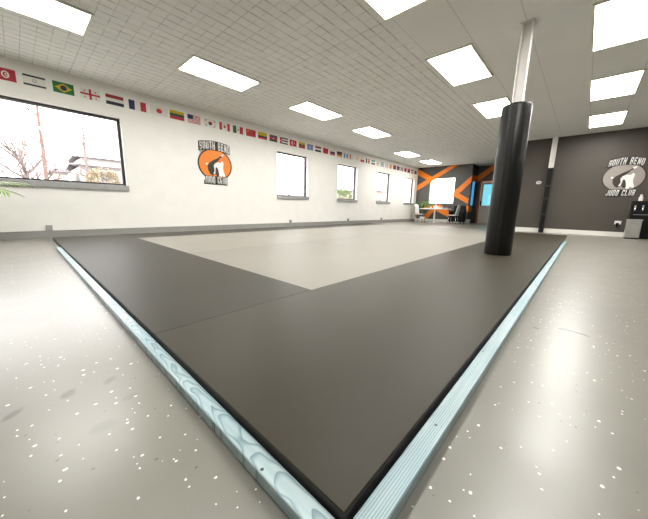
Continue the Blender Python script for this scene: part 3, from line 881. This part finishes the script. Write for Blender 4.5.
def shell_chair(x, y, face, label):
    """face = +1 looks toward +y, -1 toward -y"""
    t = thing('dining_chair', (x, y, 0), label, 'chair', 'white chairs at the pedestal table')
    def tr(a, b, z): return (x + a, y + face * b, z)
    # backrest: curved slab, leaning back
    bk = MB(); nu, nv = 8, 6
    for side in (0, 1):
        vsx = []
        for j in range(nv + 1):
            for i in range(nu + 1):
                u = -1 + 2 * i / nu; v = j / nv
                a = u * (.22 - .03 * v * v); b = -.20 - .09 * v + .05 * u * u + (.022 if side else 0)
                vsx.append(tr(a, b, .44 + .50 * v - .04 * u * u * v))
        bk.add(vsx, [(j * (nu + 1) + i, j * (nu + 1) + i + 1, (j + 1) * (nu + 1) + i + 1, (j + 1) * (nu + 1) + i) for j in range(nv) for i in range(nu)], 0, True)
    rim = [j * (nu + 1) for j in range(nv + 1)] + [nv * (nu + 1) + i for i in range(1, nu + 1)] + [j * (nu + 1) + nu for j in range(nv - 1, -1, -1)] + [i for i in range(nu - 1, 0, -1)]
    K = (nu + 1) * (nv + 1)
    for q in range(len(rim)):
        p0, p1 = rim[q], rim[(q + 1) % len(rim)]
        bk.f.append([p0, p1, p1 + K, p0 + K]); bk.m.append(0); bk.sm.append(True)
    bk.build('backrest', M['white_plastic'], t)
    st = MB(); 
    pts = [(.22 * math.copysign(abs(math.cos(a)) ** .6, math.cos(a)), .22 * math.copysign(abs(math.sin(a)) ** .6, math.sin(a))) for a in [2 * PI * k / 24 for k in range(24)]]
    st.prism(pts, lambda u, v, d: tr(u, v, .41 + d), 0, .035); st.build('seat', M['white_plastic'], t, bevel=.008)
    ub = MB(); ub.box(x - .15, x + .15, y - .15, y + .15, .37, .41); ub.build('under_frame', M['black'], t)
    for sx in (-1, 1):
        for sy in (-1, 1):
            lg = MB(); lg.tube([tr(sx * .13, sy * .13, .40), tr(sx * .20, sy * .21, 0)], .013, 8); lg.build('leg', M['chrome'], t)
    return t


shell_chair(14.45, 6.40, -1, 'white shell chair at the left end of the pedestal table')
shell_chair(14.58, 4.75, 1, 'white shell chair at the right end of the pedestal table')

# black tub armchair
AX, AY = 15.25, 4.78
t = thing('armchair', (AX, AY, 0), 'black leather armchair against the striped wall left of the narrow blue glass strip', 'armchair')
mb = MB(); mb.box(AX - .30, AX + .22, AY - .30, AY + .30, .09, .40); mb.build('seat', M['leather'], t, bevel=.03)
mb = MB(); mb.hexa([(AX + .12, AY - .33, .09), (AX + .30, AY - .33, .09), (AX + .30, AY + .33, .09), (AX + .12, AY + .33, .09)],
                   [(AX + .20, AY - .28, .90), (AX + .34, AY - .28, .90), (AX + .34, AY + .28, .90), (AX + .20, AY + .28, .90)]); mb.build('backrest', M['leather'], t, bevel=.05, segs=3)
for s in (-1, 1):
    mb = MB(); y0 = AY + s * .26; mb.box(AX - .30, AX + .22, min(y0, y0 + s * .09), max(y0, y0 + s * .09), .09, .62); mb.build('armrest', M['leather'], t, bevel=.03)
for sx in (-.25, .22):
    for sy in (-.26, .26):
        mb = MB(); mb.lathe([(.018, 0), (.024, .09)], (AX + sx, AY + sy, 0), 12); mb.build('leg', M['black'], t)

# things on the table
ZT = .745
t = thing('tissue_box', (14.60, 5.62, ZT), 'white tissue box standing on the pedestal table', 'box')
mb = MB(); mb.box(14.52, 14.68, 5.52, 5.76, ZT, ZT + .11); mb.build('carton', M['white_plastic'], t, bevel=.004)
mb = MB(); mb.lathe([(.03, .11), (.05, .15), (.02, .19), (.045, .21)], (14.60, 5.66, ZT), 9); mb.build('tissue', M['white_paint'], t)
t = thing('paper_stack', (14.55, 5.40, ZT), 'stack of pinkish papers beside the tissue box', 'papers')
mb = MB(); mb.box(14.45, 14.66, 5.30, 5.50, ZT, ZT + .07); mb.build('sheets', M['pink_paper'], t)
mb = MB(); mb.box(14.44, 14.67, 5.29, 5.51, ZT + .07, ZT + .075); mb.build('top_sheet', M['white_paint'], t)
t = thing('desk_tray', (14.62, 5.12, ZT), 'dark grey tray at the right end of the pedestal table', 'tray')
mb = MB(); mb.box(14.50, 14.74, 5.00, 5.26, ZT, ZT + .012); mb.build('tray_base', M['tray'], t)
mb = MB()
for q in ((14.50, 14.512, 5.0, 5.26), (14.728, 14.74, 5.0, 5.26), (14.512, 14.728, 5.0, 5.012), (14.512, 14.728, 5.248, 5.26)): mb.box(*q, ZT + .012, ZT + .075)
mb.build('tray_rim', M['tray'], t)


def leaf_blade(mb, base, d, length, width, droop, n=6):
    base = Vector(base); d = Vector(d).normalized(); side = d.cross(Vector((0, 0, 1)))
    side = side.normalized() if side.length > 1e-3 else Vector((1, 0, 0))
    row = []
    for i in range(n + 1):
        s = i / n
        p = base + d * length * s + Vector((0, 0, -droop * s * s))
        w = width * math.sin(PI * min(.98, .08 + .92 * s)) * .5
        row += [p - side * w, p + Vector((0, 0, w * .35)), p + side * w]
    mb.add(row, [(3 * i + k, 3 * i + k + 1, 3 * i + k + 4, 3 * i + k + 3) for i in range(n) for k in (0, 1)], 0, True)


def frond(mb, st, base, d, length, rise, droop, nleaf, ll, wl_):
    base = Vector(base); d = Vector(d).normalized(); pts = []
    for i in range(9):
        s = i / 8
        pts.append(base + d * length * s + Vector((0, 0, rise * s - droop * s * s)))
    st.tube(pts, [.007 * (1 - .75 * i / 8) for i in range(9)], 6)
    for i in range(nleaf):
        s = .25 + .75 * i / (nleaf - 1); k = min(7, int(s * 8)); p = pts[k].lerp(pts[k + 1], s * 8 - k)
        t_ = (pts[k + 1] - pts[k]).normalized(); sd_ = t_.cross(Vector((0, 0, 1))).normalized()
        for sg in (-1, 1):
            leaf_blade(mb, p, t_ * .75 + sd_ * sg * .8 + Vector((0, 0, .1)), ll * (1 - .45 * abs(s - .55)), wl_, ll * .35, 4)


def palm(x, y, pot_r, pot_h, fr, label, leafm, ll=.24, wl_=.028):
    t = thing('potted_palm', (x, y, 0), label, 'plant')
    mb = MB(); mb.lathe([(pot_r * .72, 0), (pot_r * .8, .02), (pot_r, pot_h), (pot_r * .9, pot_h), (pot_r * .86, pot_h - .04)], (x, y, 0), 28, capt=False)
    mb.build('pot', M['pot_white'], t)
    mb = MB(); mb.lathe([(pot_r * .86, pot_h - .05), (pot_r * .3, pot_h - .035)], (x, y, 0), 24); mb.build('soil', M['soil'], t)
    st = MB(); lv = MB()
    for (a, length, z0, rise, droop) in fr:
        d = (math.cos(a), math.sin(a), 0)
        st.tube([(x + .02 * d[0], y + .02 * d[1], pot_h - .04), (x + .05 * d[0], y + .05 * d[1], z0)], [.010, .007], 6)
        frond(lv, st, (x + .05 * d[0], y + .05 * d[1], z0), d, length, rise, droop, 11, ll, wl_)
    st.build('stem', M['stem'], t); lv.build('foliage', leafm, t)
    return t


rr = random.Random(3)
palm(-.62, 6.42, .17, .32, [(-.1, .66, .72, .42, .20), (.35, .60, .70, .55, .30), (-.6, .62, .66, .50, .35), (1.2, .5, .75, .6, .25), (2.3, .6, .7, .6, .3), (3.3, .6, .7, .5, .3), (4.3, .6, .7, .55, .3)],
     'potted palm whose green leaf tips reach in at the left edge below the wide window', M['leaf'], .26, .03)
palm(15.33, 6.64, .15, .27, [(k * PI * 2 / 13 + .2, rr.uniform(.25, .42), rr.uniform(.80, 1.05), rr.uniform(.25, .45), rr.uniform(.25, .5)) for k in range(13)],
     'leafy green plant in white pot in the far corner behind the white chair', M['leaf_dark'], .20, .05)

t = thing('potted_sprig', (14.62, 5.93, ZT), 'small green sprig in a little pot on the pedestal table', 'plant')
mb = MB(); mb.lathe([(.035, 0), (.045, .08), (.04, .08)], (14.62, 5.93, ZT), 18); mb.build('pot', M['pot_white'], t)
st = MB(); lv = MB()
for k in range(7):
    a = k * 2.4; d = Vector((math.cos(a) * .35, math.sin(a) * .35, 1))
    p = Vector((14.62, 5.93, ZT + .07)); q = p + d * (.22 + .03 * k)
    st.tube([p, q], .004, 5); leaf_blade(lv, q - d * .05, d, .14, .06, .04)
st.build('stem', M['stem'], t); lv.build('foliage', M['leaf_dark'], t)

t = thing('waste_bin', (15.73, 4.38, 0), 'small white waste bin on the floor right of the black armchair', 'bin')
mb = MB(); mb.lathe([(.085, 0), (.11, .20), (.115, .21), (.10, .21), (.08, .02)], (15.73, 4.38, 0), 22, capt=False); mb.build('body', M['white_plastic'], t)
mb = MB(); mb.lathe([(.118, .205), (.118, .225), (.104, .225)], (15.73, 4.38, 0), 22, capb=False, capt=False); mb.build('rim', M['white_paint'], t)

# ------------------------------------------------------------------ outside
mb = MB()
n = 24; vsx = []
mb.box(-60, 130, L + .6, 110, -.6, -.35); mb.box(EX + .8, 130, -40, L + .6, -.6, -.35)
struct('ground', mb, M['snow'], 'pale winter ground outside the windows')


def bare_tree(x, y, h, spread, label, bark, seed, nb=9, lean=0, r0=.11, depth=3):
    R_ = random.Random(seed)
    t = thing('bare_tree', (x, y, -.35), label, 'tree')
    trk = MB()
    pts = [Vector((x, y, -.35))]
    for i in range(1, 9): pts.append(Vector((x + lean * i / 8 + R_.uniform(-.04, .04), y, -.35 + (h + .35) * i / 8)))
    trk.tube(pts, [r0 * (1 - .75 * i / 8) for i in range(9)], 10)

    def grow(br, p, d, l, r, k):
        q = [p]
        for i in range(3):
            d = (d + Vector((R_.uniform(-.3, .3), R_.uniform(-.3, .3), R_.uniform(-.05, .25)))).normalized()
            q.append(q[-1] + d * l / 3)
        br.tube(q, [r, r * .8, r * .65, r * .45], 5)
        if k > 0:
            for i in range(3):
                a = q[R_.choice((1, 2, 3))]
                grow(br, a, (d + Vector((R_.uniform(-.9, .9), R_.uniform(-.9, .9), R_.uniform(-.4, .6)))).normalized(), l * .62, r * .5, k - 1)
    for b_ in range(nb):
        s = .25 + .7 * b_ / nb; k = min(7, int(s * 8)); p = pts[k].lerp(pts[k + 1], s * 8 - k); a = R_.uniform(0, 2 * PI)
        br = MB(); grow(br, p, Vector((math.cos(a), math.sin(a), .55)), spread * (1.1 - .6 * s), r0 * .38, depth - 1)
        br.build('branch', bark, t)
    trk.build('trunk', bark, t)


bare_tree(1.30, 22.0, 7.6, .8, 'tall thin bare tree outside the wide window', M['bark'], 5, 8, .10, .13)
bare_tree(.50, 13.6, 2.35, 1.5, 'low spreading bare tree left of the tall trunk outside', M['bark_grey'], 11, 14, -.2, .11)
bare_tree(4.15, 29.0, 6.8, .9, 'distant slim bare tree above the white house', M['bark_grey'], 21, 9, 0, .16)
bare_tree(15.2, 18.0, 4.6, 1.3, 'bare tree seen through the first small window', M['bark_grey'], 31, 9, .2, .08)
bare_tree(36.2, 18.2, 5.0, 1.5, 'bare tree seen through the last small window', M['bark'], 41, 9, .2, .10)


def house(x0, x1, y0, y1, zw, zr, over, label, win):
    t = thing('house', ((x0 + x1) / 2, (y0 + y1) / 2, -.35), label, 'house')
    mb = MB(); mb.box(x0, x1, y0, y1, -.35, zw); mb.build('wall', M['house_wall'], t)
    ym = (y0 + y1) / 2; rf = MB()
    rf.hexa([(x0 - over, y0 - over, zw - .05), (x1 + over, y0 - over, zw - .05), (x1 + over, ym, zr - .1), (x0 - over, ym, zr - .1)],
            [(x0 - over, y0 - over, zw + .06), (x1 + over, y0 - over, zw + .06), (x1 + over, ym, zr), (x0 - over, ym, zr)])
    rf.hexa([(x0 - over, ym, zr - .1), (x1 + over, ym, zr - .1), (x1 + over, y1 + over, zw - .05), (x0 - over, y1 + over, zw - .05)],
            [(x0 - over, ym, zr), (x1 + over, ym, zr), (x1 + over, y1 + over, zw + .06), (x0 - over, y1 + over, zw + .06)])
    rf.build('roof', M['roof'], t)
    for (wx, wz, ww, wh) in win:
        f_ = MB(); f_.box(wx - ww / 2 - .06, wx + ww / 2 + .06, y0 - .05, y0, wz - .06, wz + wh + .06); fo = f_.build('window', M['house_wall'], t)
        g_ = MB(); g_.box(wx - ww / 2, wx + ww / 2, y0 - .06, y0 - .05, wz, wz + wh); g_.build('pane', M['house_glass'], fo)
    return t


house(3.9, 9.0, 30.0, 36, 3.55, 3.95, .35, 'white house with low grey roof outside the wide window', [(5.5, 2.45, .75, .8)])
house(5.1, 10.5, 38.0, 44, 5.15, 5.6, .4, 'second white house with dark eaves rising behind the first', [])
house(2.4, 3.2, 31.0, 34.0, 2.95, 3.35, .18, 'small shed with grey roof beside the white house', [])


def hedge(x0, x1, y0, y1, z1, m, label, seed, n=1400, s=.10):
    R_ = random.Random(seed)
    t = thing('hedge', ((x0 + x1) / 2, (y0 + y1) / 2, -.35), label, 'bush')
    st = MB()
    for k in range(5):
        px = x0 + (x1 - x0) * (k + .5) / 5
        st.tube([(px, (y0 + y1) / 2, -.35), (px + R_.uniform(-.2, .2), (y0 + y1) / 2, z1 * .7)], [.04, .015], 6)
    st.build('stem', M['bark_grey'], t)
    lv = MB(); cx, cy, cz = (x0 + x1) / 2, (y0 + y1) / 2, (z1 - .35) / 2
    rx, ry, rz = (x1 - x0) / 2, (y1 - y0) / 2, (z1 + .35) / 2
    for k in range(n):
        a, b_ = R_.uniform(0, 2 * PI), math.asin(R_.uniform(-1, 1)); q = R_.uniform(.72, 1.0)
        f_ = lambda v: math.copysign(abs(v) ** .7, v)
        p = Vector((cx + rx * q * f_(math.cos(a) * math.cos(b_)), cy + ry * q * f_(math.sin(a) * math.cos(b_)), cz + rz * q * f_(math.sin(b_))))
        leaf_blade(lv, p, (R_.uniform(-1, 1), R_.uniform(-1, 1), R_.uniform(-.6, 1)), s * R_.uniform(.8, 1.6), s * .7, s * .2, 2)
    lv.build('foliage', m, t)


hedge(3.7, 6.1, 27.0, 28.4, 3.3, M['hay'], 'straw coloured hedge in front of the white house', 3, 2200, .16)
hedge(21.3, 24.0, 17.6, 19.4, 2.75, M['bush'], 'round green bush seen through the second small window', 4, 2200, .16)

# low brick building seen through the third small window
def brick_mat():
    m = bpy.data.materials.new('pinkish_brick'); m.use_nodes = True; g = N(m); b = m.node_tree.nodes['Principled BSDF']
    br = g.new('ShaderNodeTexBrick'); br.inputs['Scale'].default_value = 3
    br.inputs['Color1'].default_value = (.36, .21, .18, 1); br.inputs['Color2'].default_value = (.44, .28, .24, 1); br.inputs['Mortar'].default_value = (.5, .46, .42, 1)
    g.put(br.inputs['Vector'], g.mapping(g.objvec(), (0, 0, 0), (1, 1, 1), (PI / 2, 0, 0))); g.put(b.inputs['Base Color'], br.outputs[0]); b.inputs['Roughness'].default_value = .9
    return m
M['brick'] = brick_mat()
t = thing('brick_building', (31, 22, -.35), 'pinkish brick building seen through the third small window', 'building')
mb = MB(); mb.box(33.5, 39, 22, 28, -.35, 3.0); mb.build('wall', M['brick'], t)
mb = MB(); mb.box(33.3, 39.2, 21.8, 28.2, 3.0, 3.2); mb.build('roof', M['roof'], t)
mb = MB(); mb.box(35.2, 36.2, 21.95, 22.0, .9, 2.1); o = mb.build('window', M['house_wall'], t)
mb = MB(); mb.box(35.3, 36.1, 21.93, 21.95, 1.0, 2.0); mb.build('pane', M['house_glass'], o)

# ------------------------------------------------------------------ light
w = bpy.data.worlds.new('overcast_sky'); scene.world = w; w.use_nodes = True
bg = w.node_tree.nodes['Background']; bg.inputs[0].default_value = (1.0, .985, .985, 1); bg.inputs[1].default_value = 7.0


def portal(loc, rot, sx, sy, name):
    ld = bpy.data.lights.new(name, 'AREA'); ld.shape = 'RECTANGLE'; ld.size = sx; ld.size_y = sy; ld.energy = 1
    ld.cycles.is_portal = True
    o = bpy.data.objects.new(name, ld); col.objects.link(o); o.location = loc; o.rotation_euler = rot
    return o


for i, (a, b_, z0, z1) in enumerate(WIN):
    portal(((a + b_) / 2, L + .2, (z0 + z1) / 2), (-PI / 2, 0, 0), b_ - a, z1 - z0, 'window_daylight')
portal((FX + .15, (BACKWIN[0] + BACKWIN[1]) / 2, (BACKWIN[2] + BACKWIN[3]) / 2), (0, PI / 2, 0), BACKWIN[3] - BACKWIN[2], BACKWIN[1] - BACKWIN[0], 'window_daylight')

# ------------------------------------------------------------------ camera
Rv = Vector((0.677558210870322, -0.7351824810831734, 0.0205326664268801))
Uv = Vector((0.12056598006233232, 0.1385694099994486, 0.9829864511090749))
Fv = Vector((0.7255196174700016, 0.6635550000721824, -0.18252683787703242))
cd = bpy.data.cameras.new('camera'); cam = bpy.data.objects.new('camera', cd); col.objects.link(cam)
cd.sensor_fit = 'HORIZONTAL'; cd.sensor_width = 36; cd.lens = 36 * 279.461 / 648; cd.clip_start = .02; cd.clip_end = 400
Bv = -Fv
cam.matrix_world = Matrix(((Rv.x, Uv.x, Bv.x, 0), (Rv.y, Uv.y, Bv.y, 0), (Rv.z, Uv.z, Bv.z, .66386), (0, 0, 0, 1)))
scene.camera = cam

vs_ = scene.view_settings
scene.display_settings.display_device = 'sRGB'
vs_.view_transform = 'Standard'; vs_.look = 'None'; vs_.gamma = 1; vs_.exposure = 0.0; vs_.use_curve_mapping = False
